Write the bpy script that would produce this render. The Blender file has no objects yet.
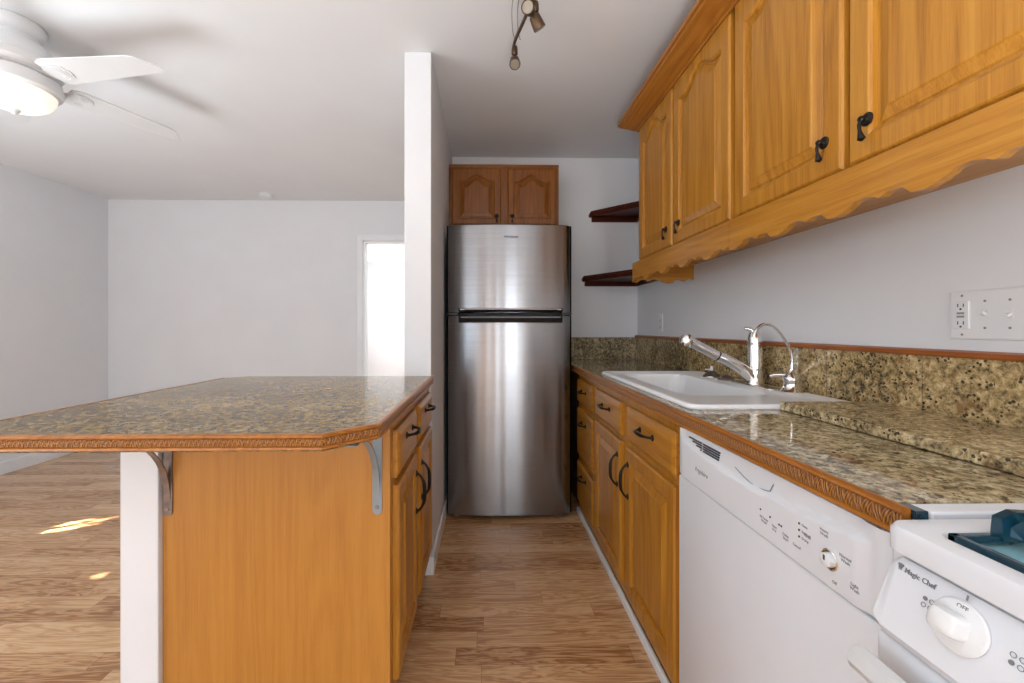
import bpy, bmesh, math, random
from mathutils import Vector, Matrix
R = math.radians
S = bpy.context.scene
random.seed(4)

# ------------------------------------------------------------ camera, world, light, exposure
EYE = 1.150
cd = bpy.data.cameras.new('camera'); cam = bpy.data.objects.new('camera', cd); S.collection.objects.link(cam)
cam.location = (0, 0, EYE); cam.rotation_euler = (R(90), 0, -0.0173)
cd.sensor_width = 36; cd.lens = 36 * 416.77 / 1024
cd.shift_x = (512 - 493.6) / 1024; cd.shift_y = -(341.5 - 327.87) / 1024
cd.clip_start = 0.02
S.camera = cam
vs = S.view_settings; vs.view_transform = 'Standard'; vs.look = 'None'; vs.gamma = 1; vs.use_curve_mapping = False
vs.exposure = 0.14
wd = bpy.data.worlds.new('sky'); S.world = wd; wd.use_nodes = True
bg = wd.node_tree.nodes['Background']; bg.inputs[0].default_value = (0.80, 0.88, 1.0, 1); bg.inputs[1].default_value = 1.2

def area(name, loc, rot, sx, sy, power, col=(1, 1, 1)):
    l = bpy.data.lights.new(name, 'AREA'); l.shape = 'RECTANGLE'; l.size = sx; l.size_y = sy; l.energy = power; l.color = col
    o = bpy.data.objects.new(name, l); S.collection.objects.link(o); o.location = loc; o.rotation_euler = rot
    return o
# daylight: tall patio glazing and a glazed door far behind the camera, far room window; the side lamp is added fill, no window there
area('daylight_patio', (-2.25, -4.85, 1.25), (R(116), 0, 0), 2.7, 2.1, 36, (0.84, 0.925, 1.0))
area('daylight_door', (0.42, -4.85, 1.10), (R(104), 0, 0), 0.62, 2.0, 30, (0.84, 0.925, 1.0))
area('fill_side', (-3.72, -2.2, 1.35), (R(112), 0, R(-90)), 2.4, 1.5, 75, (0.84, 0.925, 1.0))
area('daylight_far_room', (-2.25, 5.6, 1.5), (R(90), 0, R(-90)), 1.4, 1.5, 42, (1, 1, 1))
# two added upward-facing fill lamps, no fixtures, beside and below the camera position wash the white ceiling
def fill_up(name, loc, power, radius, col=(0.84, 0.93, 1.0)):
    l = bpy.data.lights.new(name, 'SPOT'); l.energy = power; l.shadow_soft_size = radius; l.spot_size = R(160); l.spot_blend = 1.0; l.color = col
    o = bpy.data.objects.new(name, l); S.collection.objects.link(o); o.location = loc; o.rotation_euler = (R(180), 0, 0)
fill_up('fill_up_living', (-2.7, .85, .60), 215, .7)
fill_up('fill_up_kitchen', (.10, -.20, .80), 115, .25)
# sun through the holes of the added screen in the left wall
sl = bpy.data.lights.new('sun', 'SUN'); sl.energy = 60; sl.angle = R(0.6); sl.color = (1.0, 0.96, 0.90)
so = bpy.data.objects.new('sun', sl); S.collection.objects.link(so)
so.rotation_euler = Vector((1.0, 0.5, -1.0)).to_track_quat('-Z', 'Y').to_euler()

# ------------------------------------------------------------ node helpers
class NT:
    def __init__(s, name):
        s.m = bpy.data.materials.new(name); s.m.use_nodes = True; s.t = s.m.node_tree
        s.b = s.t.nodes['Principled BSDF']
    def n(s, typ, **kw):
        nd = s.t.nodes.new(typ)
        for k, v in kw.items(): setattr(nd, k, v)
        return nd
    def put(s, sock, v):
        if isinstance(v, bpy.types.NodeSocket): s.t.links.new(v, sock)
        elif isinstance(v, (tuple, list)) and sock.type == 'RGBA' and len(v) == 3: sock.default_value = (*v, 1)
        else: sock.default_value = v
    def co(s, scale=(1, 1, 1), rot=(0, 0, 0), loc=(0, 0, 0)):
        tc = s.n('ShaderNodeTexCoord'); mp = s.n('ShaderNodeMapping')
        s.t.links.new(tc.outputs['Object'], mp.inputs[0])
        mp.inputs['Scale'].default_value = scale; mp.inputs['Rotation'].default_value = rot; mp.inputs['Location'].default_value = loc
        return mp.outputs[0]
    def noise(s, vec, scale=5, detail=4, rough=.55, dist=0, out=0):
        nd = s.n('ShaderNodeTexNoise'); s.put(nd.inputs['Vector'], vec); nd.inputs['Scale'].default_value = scale
        nd.inputs['Detail'].default_value = detail; nd.inputs['Roughness'].default_value = rough; nd.inputs['Distortion'].default_value = dist
        return nd.outputs[out]
    def vor(s, vec, scale=5, out='Distance', rnd=1):
        nd = s.n('ShaderNodeTexVoronoi'); s.put(nd.inputs['Vector'], vec); nd.inputs['Scale'].default_value = scale
        nd.inputs['Randomness'].default_value = rnd
        return nd.outputs[out]
    def ramp(s, f, stops, interp='LINEAR'):
        nd = s.n('ShaderNodeValToRGB'); s.put(nd.inputs[0], f); cr = nd.color_ramp; cr.interpolation = interp
        while len(cr.elements) < len(stops): cr.elements.new(.5)
        for e, (p, c) in zip(cr.elements, stops):
            e.position = p; e.color = (*c, 1) if isinstance(c, (tuple, list)) else (c, c, c, 1)
        return nd.outputs[0]
    def mix(s, f, a, b, mode='MIX'):
        nd = s.n('ShaderNodeMix', data_type='RGBA', blend_type=mode)
        s.put(nd.inputs[0], f); s.put(nd.inputs[6], a); s.put(nd.inputs[7], b)
        return nd.outputs[2]
    def math(s, op, a, b=0.0, c=0.0):
        nd = s.n('ShaderNodeMath', operation=op); s.put(nd.inputs[0], a); s.put(nd.inputs[1], b); s.put(nd.inputs[2], c)
        return nd.outputs[0]
    def xyz(s, v):
        nd = s.n('ShaderNodeSeparateXYZ'); s.put(nd.inputs[0], v); return nd.outputs
    def comb(s, x, y, z):
        nd = s.n('ShaderNodeCombineXYZ'); s.put(nd.inputs[0], x); s.put(nd.inputs[1], y); s.put(nd.inputs[2], z); return nd.outputs[0]
    def bump(s, h, strength=.2, dist=.01):
        nd = s.n('ShaderNodeBump'); s.put(nd.inputs['Height'], h); nd.inputs['Strength'].default_value = strength
        nd.inputs['Distance'].default_value = dist; s.t.links.new(nd.outputs[0], s.b.inputs['Normal'])
    def fin(s, col=None, rough=.5, metal=0, coat=0, spec=None, emit=None, es=0):
        if col is not None: s.put(s.b.inputs['Base Color'], col)
        s.put(s.b.inputs['Roughness'], rough); s.put(s.b.inputs['Metallic'], metal); s.b.inputs['Coat Weight'].default_value = coat
        if spec is not None: s.b.inputs['Specular IOR Level'].default_value = spec
        if emit: s.b.inputs['Emission Color'].default_value = (*emit, 1); s.b.inputs['Emission Strength'].default_value = es
        return s.m

def plain(name, col, rough=.5, metal=0, coat=0, nz=.04, nscale=9, **kw):
    t = NT(name); v = t.co()
    f = t.noise(v, nscale, 3)
    c2 = tuple(max(0, c * (1 - nz * 2)) for c in col)
    return t.fin(t.ramp(f, [(.35, c2), (.65, col)]), rough, metal, coat, **kw)

def wood(name, dark, mid, light, grain='Z', rough=.34, coat=.15, fine=1.0, contrast=1.0):
    t = NT(name)
    def sc(a, b): return {'Z': (a, a, b), 'Y': (a, b, a), 'X': (b, a, a)}[grain]
    n1 = t.noise(t.co(sc(26 * fine, .8)), 1.6, 5, .6, .25)         # broad streaks
    n2 = t.noise(t.co(sc(4.2, .42)), 1.3, 2, .45, .35)             # cathedral figure
    rings = t.math('MULTIPLY_ADD', t.math('SINE', t.math('MULTIPLY', n2, 95.0)), .5, .5)
    pores = t.noise(t.co(sc(170, 5)), 1.5, 3, .7)
    f = t.math('MULTIPLY_ADD', t.math('SUBTRACT', rings, .5), .10 * contrast, t.math('MULTIPLY_ADD', t.math('SUBTRACT', n1, .5), .50 * contrast, .5))
    f2 = t.math('MULTIPLY_ADD', t.math('SUBTRACT', pores, .5), .42 * contrast, f)
    col = t.ramp(f2, [(.22, dark), (.50, mid), (.80, light)])
    t.bump(f2, .04, .003)
    return t.fin(col, rough, 0, coat)

def granite(name, joints=None, tone=1.0, warm=0.0, size=1.0, sp=.32):
    t = NT(name); v = t.co((size,) * 3); v0 = t.co(); vv = t.co((size,) * 3, (0.3, 0.2, 0.6))
    big = t.noise(vv, 6, 3, .55, .6)
    med = t.noise(vv, 75, 5, .72, .3)
    base = t.ramp(t.math('MULTIPLY_ADD', med, .85, t.math('MULTIPLY_ADD', big, .32, -.09)),
                  [(.35, (.045 * tone, .034 * tone, .024 * tone)), (.43, (.20 * tone, (.155 - warm * .01) * tone, (.090 - warm * .02) * tone)),
                   (.51, (.40 * tone, (.320 - warm * .04) * tone, (.175 - warm * .05) * tone)), (.64, (.68 * tone, (.60 - warm * .07) * tone, (.42 - warm * .12) * tone))])
    cell = t.vor(v, 125)
    pick = t.noise(vv, 38, 3, .6)
    speck = t.math('MULTIPLY', t.math('LESS_THAN', cell, .38), t.math('GREATER_THAN', pick, .53))
    col = t.mix(t.math('MULTIPLY', speck, .88), base, (.020, .016, .014))
    brown = t.ramp(t.noise(vv, 33, 3, .6, .5), [(.57, 0.0), (.66, .6)])
    col = t.mix(brown, col, (.19 * tone, .085 * tone, .03 * tone))
    if joints:
        x = t.xyz(v0); m = None
        for ax, off, per in joints:
            d = t.math('ABSOLUTE', t.math('SUBTRACT', t.math('FRACT', t.math('DIVIDE', t.math('SUBTRACT', x[ax], off), per)), .5))
            k = t.math('GREATER_THAN', d, .5 - .0009 / per)
            m = k if m is None else t.math('MAXIMUM', m, k)
        col = t.mix(t.math('MULTIPLY', m, .6), col, (.07, .055, .04))
    return t.fin(col, .06, 0, 0, spec=sp)

def carved(name, axis):
    # wooden edge moulding: carved rope/leaf relief between two plain beads, coloured darker in the cuts
    t = NT(name); v = t.co(); x = t.xyz(v)
    al = x[axis]
    z = x[2]
    ph = t.math('MULTIPLY', al, 2 * math.pi / .030)
    tri = t.math('ABSOLUTE', t.math('SUBTRACT', t.math('FRACT', t.math('DIVIDE', al, .030)), .5))
    s1 = t.math('SINE', t.math('MULTIPLY_ADD', z, 420.0, t.math('MULTIPLY', tri, 40.0)))
    s2 = t.math('SINE', t.math('MULTIPLY_ADD', z, -260.0, t.math('MULTIPLY', ph, 3.0)))
    h = t.math('MULTIPLY_ADD', s1, .3, t.math('MULTIPLY_ADD', s2, .2, .5))
    nz = t.noise(t.co((60, 60, 60)), 3, 2)
    h2 = t.math('MULTIPLY_ADD', t.math('SUBTRACT', nz, .5), .6, h)
    col = t.ramp(h2, [(.10, (.16, .045, .008)), (.45, (.33, .115, .018)), (.90, (.52, .24, .05))])
    t.bump(h, .8, .004)
    return t.fin(col, .38, 0, .2)

M = {}
M['wall'] = plain('wall_paint', (.80, .81, .83), .65, nz=.012, nscale=3)
M['ceil'] = plain('ceiling_paint', (.82, .82, .825), .8, nz=.012, nscale=2)
M['trim'] = plain('white_trim', (.85, .86, .87), .4, nz=.01)
M['oakZ'] = wood('oak_vertical', (.24, .075, .005), (.47, .195, .018), (.61, .30, .048), 'Z')
M['oakY'] = wood('oak_along', (.24, .075, .005), (.47, .195, .018), (.61, .30, .048), 'Y')
M['oakX'] = wood('oak_across', (.24, .075, .005), (.47, .195, .018), (.61, .30, .048), 'X')
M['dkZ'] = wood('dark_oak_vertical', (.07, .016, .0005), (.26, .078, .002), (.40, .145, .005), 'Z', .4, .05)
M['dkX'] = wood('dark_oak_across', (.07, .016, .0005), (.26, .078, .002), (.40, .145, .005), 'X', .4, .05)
M['mahog'] = wood('mahogany', (.02, .004, .002), (.07, .013, .006), (.15, .035, .014), 'X', .4, 0)
M['mahog'].node_tree.nodes['Principled BSDF'].inputs['Specular IOR Level'].default_value = .15
M['maple'] = wood('maple_veneer', (.33, .12, .016), (.48, .205, .032), (.60, .285, .058), 'Z', .38, .10, .5, .7)
M['crown'] = wood('crown_oak', (.18, .045, .004), (.38, .13, .012), (.52, .22, .03), 'Y')
M['railY'] = wood('red_oak_rail', (.16, .035, .006), (.33, .09, .014), (.45, .15, .03), 'Y')
M['carY'] = carved('carved_edge_y', 1)
M['carX'] = carved('carved_edge_x', 0)
M['beadw'] = wood('bead_wood', (.28, .09, .012), (.50, .21, .03), (.66, .33, .06), 'X')
M['gran_i'] = granite('granite_island', [(0, -.02, .455), (1, 1.216, .455)], .80, 1.3, .7, .10)
M['gran_c'] = granite('granite_counter', [(1, .86, .305), (0, .85, .60)], 1.0, 0, .8, .28)
M['gran_b'] = granite('granite_backsplash', [(1, .99, .305)], 1.1, 1.0, .8)
M['gran_s'] = granite('granite_slab', None, 1.2, .3, .85)
M['toe'] = plain('toe_kick_stain_gap_shade', (.07, .02, .008), .5)  # toe kick stain, also on the sheet that stands in for gap shade
M['white_app'] = plain('appliance_white', (.79, .81, .85), .28, coat=.15, nz=.008)
M['white_por'] = plain('sink_enamel', (.88, .89, .90), .30, nz=.006, spec=.25)
M['white_pl'] = plain('white_plastic', (.82, .83, .84), .35, nz=.01)
M['gray_pl'] = plain('grey_plastic', (.30, .31, .32), .4)
M['ink'] = plain('printed_ink', (.06, .06, .07), .6)
M['inkl'] = plain('printed_grey', (.22, .22, .24), .6)
M['black'] = plain('black_plastic', (.012, .013, .014), .25, coat=.3)
M['iron'] = plain('oil_rubbed_bronze', (.022, .017, .015), .32, .7)
M['chrome'] = plain('chrome', (.82, .80, .78), .09, 1.0, nz=.01)
M['nickel'] = plain('brushed_nickel', (.36, .33, .31), .3, 1.0)
M['zinc'] = plain('zinc_bracket', (.30, .35, .38), .5, .3)
M['rust'] = plain('bronze_bracket', (.30, .23, .20), .45, .7, nz=.2, nscale=40)
M['teal'] = plain('teal_enamel', (.008, .070, .115), .22, .3, coat=.5, nz=.25, nscale=30)
M['pan'] = plain('drip_pan', (.42, .80, .90), .25, .3, nz=.15, nscale=20)
M['fan_w'] = plain('fan_white', (.74, .74, .74), .35, nz=.01)
M['bronze'] = plain('aged_bronze', (.14, .085, .05), .4, .8, nz=.15, nscale=30)
M['lens'] = plain('spot_lens', (.30, .26, .20), .35, .2)
M['cable'] = plain('grey_cable', (.25, .26, .27), .4)
M['screen'] = plain('dark_glass', (.01, .01, .012), .05)
t = NT('lamp_bowl'); M['bowl'] = t.fin((.90, .88, .83), .3, emit=(1.0, .90, .74), es=.55)
# brushed stainless: fine horizontal brushing, anisotropic so reflections smear vertically
t = NT('stainless_steel'); v = t.co((2, 2, 260)); n_ = t.noise(v, 1.0, 4, .6)
w_ = t.noise(t.co((4.0, 4.0, .10)), 1.0, 2, .4, .1)
cc = t.ramp(n_, [(.3, (.235, .24, .25)), (.7, (.275, .28, .29))])
t.b.inputs['Anisotropic'].default_value = .8; t.b.inputs['Anisotropic Rotation'].default_value = 0.25
tg = t.n('ShaderNodeTangent', direction_type='RADIAL', axis='Z'); t.t.links.new(tg.outputs[0], t.b.inputs['Tangent'])
t.bump(w_, .20, .05)
M['steel'] = t.fin(cc, .22, 1.0)
M['steel_side'] = plain('fridge_side', (.10, .10, .105), .5, .2)
# floor: oak laminate, narrow strips running left-right
t = NT('oak_laminate'); v = t.co(); x = t.xyz(v)
row = t.math('FLOOR', t.math('DIVIDE', x[1], .079))
wn = t.n('ShaderNodeTexWhiteNoise', noise_dimensions='1D'); t.put(wn.inputs['W'], row)
xs = t.math('ADD', t.math('DIVIDE', x[0], .62), t.math('MULTIPLY', wn.outputs[0], 7.3))
colid = t.math('FLOOR', xs)
wn2 = t.n('ShaderNodeTexWhiteNoise', noise_dimensions='2D'); t.put(wn2.inputs['Vector'], t.comb(colid, row, 0.0))
r2 = wn2.outputs[0]
gv = t.comb(t.math('MULTIPLY_ADD', r2, 31.0, t.math('MULTIPLY', x[0], 1.5)), t.math('MULTIPLY_ADD', r2, 17.0, t.math('MULTIPLY', x[1], 13.0)), r2)
g1 = t.noise(gv, 1.25, 4, .55, .7)
rings = t.math('MULTIPLY_ADD', t.math('SINE', t.math('MULTIPLY', g1, 60.0)), .5, .5)
g2 = t.noise(t.comb(t.math('MULTIPLY', x[0], 6.0), t.math('MULTIPLY', x[1], 160.0), r2), 1.0, 3, .6)
f = t.math('ADD', t.math('MULTIPLY', rings, .30), t.math('ADD', t.math('MULTIPLY', g2, .48), t.math('MULTIPLY', r2, .34)))
cc = t.ramp(f, [(.22, (.74, .49, .275)), (.52, (.60, .345, .165)), (.84, (.31, .135, .050))])
e1 = t.math('ABSOLUTE', t.math('SUBTRACT', t.math('FRACT', t.math('DIVIDE', x[1], .079)), .5))
e2 = t.math('ABSOLUTE', t.math('SUBTRACT', t.math('FRACT', xs), .5))
em = t.math('MAXIMUM', t.math('GREATER_THAN', e1, .49), t.math('GREATER_THAN', e2, .4985))
cc = t.mix(t.math('MULTIPLY', em, .55), cc, (.12, .05, .02))
M['floor'] = t.fin(cc, .27, 0, .25)

# ------------------------------------------------------------ mesh helpers (world coordinates in, local out)
ORG = {}
def obj(name, bm, mat, parent=None, smooth=False, label=None, base=None):
    bmesh.ops.recalc_face_normals(bm, faces=bm.faces)
    me = bpy.data.meshes.new(name)
    if parent is not None: o0 = ORG[parent.name]
    elif base is not None: o0 = Vector(base)
    else:
        xs = [v.co for v in bm.verts]
        o0 = Vector(((min(c.x for c in xs) + max(c.x for c in xs)) / 2, (min(c.y for c in xs) + max(c.y for c in xs)) / 2, min(c.z for c in xs)))
    for v in bm.verts: v.co -= o0
    bm.to_mesh(me); bm.free()
    for m in (mat if isinstance(mat, (list, tuple)) else [mat]): me.materials.append(m)
    o = bpy.data.objects.new(name, me); S.collection.objects.link(o)
    if parent is not None: o.parent = parent
    else: o.location = o0
    ORG[o.name] = o0
    if smooth:
        for p in me.polygons: p.use_smooth = True
        if smooth == 'auto':
            me.set_sharp_from_angle(angle=R(35))
    if label: o['label'] = label
    return o
def thing(name, label, cat, loc, group=None):
    o = bpy.data.objects.new(name, None); S.collection.objects.link(o); o.location = loc; o.empty_display_size = .05
    o['label'] = label; o['category'] = cat
    if group: o['group'] = group
    ORG[o.name] = Vector(loc); return o
def tag(o, label, cat, group=None):
    o['label'] = label; o['category'] = cat
    if group: o['group'] = group
    return o
def struct(name, bm, mat, parent=None, **kw):
    o = obj(name, bm, mat, parent, base=(0, 0, 0), **kw); o['kind'] = 'structure'; return o
def BM(): return bmesh.new()
def box(bm, x0, x1, y0, y1, z0, z1, bev=0, seg=2, mi=0):
    x0, x1 = sorted((x0, x1)); y0, y1 = sorted((y0, y1)); z0, z1 = sorted((z0, z1))
    vs_ = [bm.verts.new((x, y, z)) for x in (x0, x1) for y in (y0, y1) for z in (z0, z1)]
    fs = [bm.faces.new([vs_[i] for i in q]) for q in ((0, 1, 3, 2), (4, 6, 7, 5), (0, 4, 5, 1), (2, 3, 7, 6), (0, 2, 6, 4), (1, 5, 7, 3))]
    for f_ in fs: f_.material_index = mi
    if bev:
        es = list({e for f_ in fs for e in f_.edges})
        r = bmesh.ops.bevel(bm, geom=es, offset=bev, segments=seg, affect='EDGES', profile=.5)
        for f_ in r['faces']: f_.material_index = mi
    return bm
def loops(bm, ls, cap0=False, cap1=True, closed=True, mi=0):
    L = [[bm.verts.new(p) for p in l] for l in ls]; n = len(L[0])
    for a, b in zip(L, L[1:]):
        for i in range(n if closed else n - 1):
            j = (i + 1) % n
            try: bm.faces.new((a[i], a[j], b[j], b[i])).material_index = mi
            except ValueError: pass
    if cap0: bm.faces.new(L[0][::-1]).material_index = mi
    if cap1: bm.faces.new(L[-1]).material_index = mi
    return bm
def prism(bm, pts, d, mi=0):
    d = Vector(d); return loops(bm, [[Vector(p) for p in pts], [Vector(p) + d for p in pts]], True, True, mi=mi)
def lathe(bm, c, prof, n=32, axis=(0, 0, 1), mi=0, capends=True):
    q = Vector(axis).to_track_quat('Z', 'Y'); c = Vector(c); ls = []
    for r, h in prof:
        ls.append([c + q @ Vector((max(r, 1e-4) * math.cos(2 * math.pi * i / n), max(r, 1e-4) * math.sin(2 * math.pi * i / n), h)) for i in range(n)])
    return loops(bm, ls, capends, capends, mi=mi)
def tube(bm, pts, r, n=12, mi=0, flat=1.0):
    P = [Vector(p) for p in pts]; rs = r if isinstance(r, (list, tuple)) else [r] * len(P); ls = []
    up = None
    for i, p in enumerate(P):
        tdir = (P[min(i + 1, len(P) - 1)] - P[max(i - 1, 0)]).normalized()
        if up is None:
            up = Vector((0, 0, 1)) if abs(tdir.z) < .9 else Vector((0, 1, 0))
        a = tdir.cross(up).normalized(); b = a.cross(tdir).normalized(); up = b
        ls.append([p + a * rs[i] * math.cos(2 * math.pi * k / n) + b * rs[i] * flat * math.sin(2 * math.pi * k / n) for k in range(n)])
    return loops(bm, ls, True, True, mi=mi)
def smooth_path(pts, n=8):
    P = [Vector(p) for p in pts]; P = [P[0] * 2 - P[1]] + P + [P[-1] * 2 - P[-2]]; out = []
    for i in range(1, len(P) - 2):
        for k in range(n):
            t_ = k / n; a, b, c, d = P[i - 1], P[i], P[i + 1], P[i + 2]
            out.append(.5 * ((2 * b) + (c - a) * t_ + (2 * a - 5 * b + 4 * c - d) * t_ ** 2 + (3 * b - a - 3 * c + d) * t_ ** 3))
    out.append(P[-2]); return out
def interp(rs, m):
    out = []
    for i in range(m):
        u = i / (m - 1) * (len(rs) - 1); k = min(int(u), len(rs) - 2); out.append(rs[k] + (rs[k + 1] - rs[k]) * (u - k))
    return out
def rrect(x0, x1, y0, y1, z, r, n=6):
    out = []
    for cx, cy, a0 in ((x1 - r, y1 - r, 0), (x0 + r, y1 - r, 90), (x0 + r, y0 + r, 180), (x1 - r, y0 + r, 270)):
        for i in range(n + 1):
            a = R(a0 + 90 * i / n); out.append(Vector((cx + r * math.cos(a), cy + r * math.sin(a), z)))
    return out
class Fr:      # a facing: u = right, v = up, n = outward
    def __init__(s, o, u, n): s.o = Vector(o); s.u = Vector(u); s.v = Vector((0, 0, 1)); s.n = Vector(n)
    def __call__(s, u, v, n=0): return s.o + s.u * u + s.v * v + s.n * n
RIGHT = lambda x, y, z: Fr((x, y, z), (0, -1, 0), (-1, 0, 0))     # things on the right wall, facing -X
LEFT = lambda x, y, z: Fr((x, y, z), (0, 1, 0), (1, 0, 0))        # island doors, facing +X
FRONT = lambda x, y, z: Fr((x, y, z), (1, 0, 0), (0, -1, 0))      # facing the camera

def arch(t_):     # cathedral top, t in -1..1
    a = abs(t_)
    if a > .80: return 0.0
    return .5 + .5 * math.cos(math.pi * a / .80)
def panel_door(fr, w, h, th=.02, stile=.055, rise=.045, top=None):
    """raised panel door, face outward n; concentric loops"""
    top = stile if top is None else top
    K = 24; bm = BM()
    def loop(d, n, arched, du=0):
        pts = [fr(d, d, n), fr(w - d, d, n)]
        for k in range(K + 1):
            t_ = 1 - 2 * k / K
            x = w / 2 + t_ * (w / 2 - d)
            y = h - d if not arched else (h - (top - stile) - d - rise * (1 - arch(t_)))
            pts.append(fr(x, y, n))
        return pts
    s = stile; A = rise > 0
    loops(bm, [loop(0, 0, False), loop(0, th - .006, False), loop(.004, th - .002, False), loop(.008, th, False), loop(s - .010, th, A), loop(s - .006, th - .003, A), loop(s - .003, th - .0045, A), loop(s - .001, th - .013, A),
               loop(s + .006, th - .013, A), loop(s + .009, th - .010, A), loop(s + .030, th - .003, A), loop(s + .033, th - .001, A), loop(s + .036, th - .0005, A)], True, True)
    return bm
def drawer_front(fr, w, h, th=.02, b=.014):
    bm = BM()
    def L(d, n): return [fr(d, d, n), fr(w - d, d, n), fr(w - d, h - d, n), fr(d, h - d, n)]
    return loops(bm, [L(0, 0), L(0, th - .009), L(.003, th - .006), L(b, th - .001), L(b + .003, th)], True, True)
def bail_pull(fr, u, v, n, L=.10, vertical=False):
    bm = BM()
    def P(a, o): return fr(u, v + a, n + o) if vertical else fr(u + a, v, n + o)
    path = smooth_path([P(-L / 2, 0), P(-L / 2 * .98, .010), P(-L / 2 * .75, .022), P(-L * .2, .030), P(L * .2, .030), P(L / 2 * .75, .022), P(L / 2 * .98, .010), P(L / 2, 0)], 4)
    m = len(path); tube(bm, path, interp([.0075, .0045, .0042, .0066, .0066, .0042, .0045, .0075], m), 10)
    for e in (-1, 1):
        c = P(e * L / 2, 0); lathe(bm, c, [(.0115, 0), (.0115, .002), (.008, .005)], 14, fr.n)
        c2 = P(e * (L / 2 + .008), .002); tube(bm, [P(e * L / 2, .002), P(e * (L / 2 + .006), .004), P(e * (L / 2 + .014), .001)], [.005, .0045, .001], 8)
    return bm
def drop_pull(fr, u, v, n):
    bm = BM(); c = fr(u, v, n)
    lathe(bm, c, [(.0145, 0), (.0145, .002), (.012, .004), (.0075, .0045), (.006, .007), (.0055, .012), (.007, .015), (.005, .018), (.001, .019)], 20, fr.n)
    p = [fr(u, v, n + .014), fr(u, v - .012, n + .018), fr(u, v - .024, n + .017), fr(u, v - .034, n + .015), fr(u, v - .042, n + .013), fr(u, v - .047, n + .012)]
    pp = smooth_path(p, 4); tube(bm, pp, interp([.003, .0035, .003, .0055, .0078, .002], len(pp)), 12)
    return bm
def text_bm(bm, s, fr, u, v, n, size, depth=.0006, align='CENTER', bold=0, shear=0, xs=1.0):
    c = bpy.data.curves.new('txt', 'FONT'); c.body = s; c.size = size; c.extrude = 0; c.align_x = align; c.align_y = 'CENTER'; c.offset = bold; c.shear = shear
    c.resolution_u = 3
    o = bpy.data.objects.new('txt', c); S.collection.objects.link(o)
    dg = bpy.context.evaluated_depsgraph_get(); me = bpy.data.meshes.new_from_object(o.evaluated_get(dg))
    b2 = bmesh.new(); b2.from_mesh(me); r = bmesh.ops.extrude_face_region(b2, geom=b2.faces[:])
    bmesh.ops.translate(b2, verts=[e for e in r['geom'] if isinstance(e, bmesh.types.BMVert)], vec=(0, 0, depth))
    mp = {}
    for vtx in b2.verts: mp[vtx] = bm.verts.new(fr(u + vtx.co.x * xs, v + vtx.co.y, n + vtx.co.z))
    for f_ in b2.faces:
        try: bm.faces.new([mp[q] for q in f_.verts])
        except ValueError: pass
    b2.free(); bpy.data.objects.remove(o); bpy.data.curves.remove(c); bpy.data.meshes.remove(me)
    return bm

# ------------------------------------------------------------ dimensions
XL, XR, YB, YK, YR, HC = -3.80, 1.150, 4.255, 3.153, -5.0, 2.44
PX0, PX1, PY = -.383, -.258, 1.952          # partition beside the refrigerator

# ------------------------------------------------------------ room shell
struct('floor', box(BM(), XL - .1, XR + .1, YR - .1, 7.2, -.08, 0), M['floor'])
struct('ceiling', box(BM(), XL - .1, XR + .1, YR - .1, 7.2, HC, HC + .08), M['ceil'])
bm = BM(); box(bm, XL - .1, XL, YR, .60, 0, HC); box(bm, XL - .1, XL, 2.10, YB + .1, 0, HC); box(bm, XL - .1, XL, .60, 2.10, 0, .95); box(bm, XL - .1, XL, .60, 2.10, 2.12, HC)
struct('wall_left', bm, M['wall'])
bm = BM()      # added unseen screen in the wall opening, holes shaped to throw sun patches
rb = random.Random(5); y = .60; holes = [(1.755, 1.44, .12, .070), (.93, 2.05, .055, .022)]
while y < 2.0999:
    y1 = min(y + .012, 2.10); cuts = []
    for hy, hz, hw, hh in holes:
        if abs(y + .006 - hy) < hh and rb.random() < .7:
            for q in range(2):
                c0 = hz + rb.uniform(-hw, hw * .6); cuts.append((c0, c0 + rb.uniform(.02, .10) * hw / .1))
    z0 = .95
    for c0, c1 in sorted(cuts):
        if c0 > z0: box(bm, XL - .06, XL - .055, y, y1, z0, min(c0, 2.118))
        z0 = max(z0, c1)
    if z0 < 2.119: box(bm, XL - .06, XL - .055, y, y1, z0, 2.12)
    y = y1
struct('sun_mask', bm, M['trim'])
struct('wall_right', box(BM(), XR, XR + .1, YR, YK + .1, 0, HC), M['wall'])
struct('wall_kitchen', box(BM(), PX1, XR, YK, YK + .1, 0, HC), M['wall'])
struct('wall_partition', box(BM(), PX0, PX1, PY, YB, 0, HC, .004), M['wall'])
DX0, DX1, DZ = -1.253, -.50, 2.035
bm = BM(); box(bm, XL, DX0, YB, YB + .1, 0, HC); box(bm, DX1, PX1, YB, YB + .1, 0, HC); box(bm, DX0, DX1, YB, YB + .1, DZ, HC)
struct('wall_back', bm, M['wall'])
# knee wall that carries the island top
struct('wall_knee', box(BM(), -0.996, -.8935, 1.150, PY, 0, .888, .003), M['wall'])
# rear wall behind the camera with patio glazing, window strip and a glazed door
bm = BM()
box(bm, XL, -3.65, YR - .1, YR, 0, HC); box(bm, -.85, .10, YR - .1, YR, 0, HC); box(bm, .74, XR, YR - .1, YR, 0, HC)
box(bm, -3.65, -.85, YR - .1, YR, 2.32, HC); box(bm, .10, .74, YR - .1, YR, 2.12, HC)
struct('wall_rear', bm, M['wall'])
bm = BM()
for z0, z1 in ((.02, .10), (2.24, 2.32)): box(bm, -3.65, -.85, YR - .08, YR - .02, z0, z1)
for x0 in (-3.65, -2.28, -.91): box(bm, x0, x0 + .06, YR - .08, YR - .02, .10, 2.24)
struct('window_1', bm, M['trim'])
bm = BM()
for x0 in (.10, .68): box(bm, x0, x0 + .06, YR - .08, YR - .02, 0, 2.12)
for z0, z1 in ((0, .1), (2.06, 2.12)): box(bm, .16, .68, YR - .08, YR - .02, z0, z1)
struct('door_1', bm, M['trim'])
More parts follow.
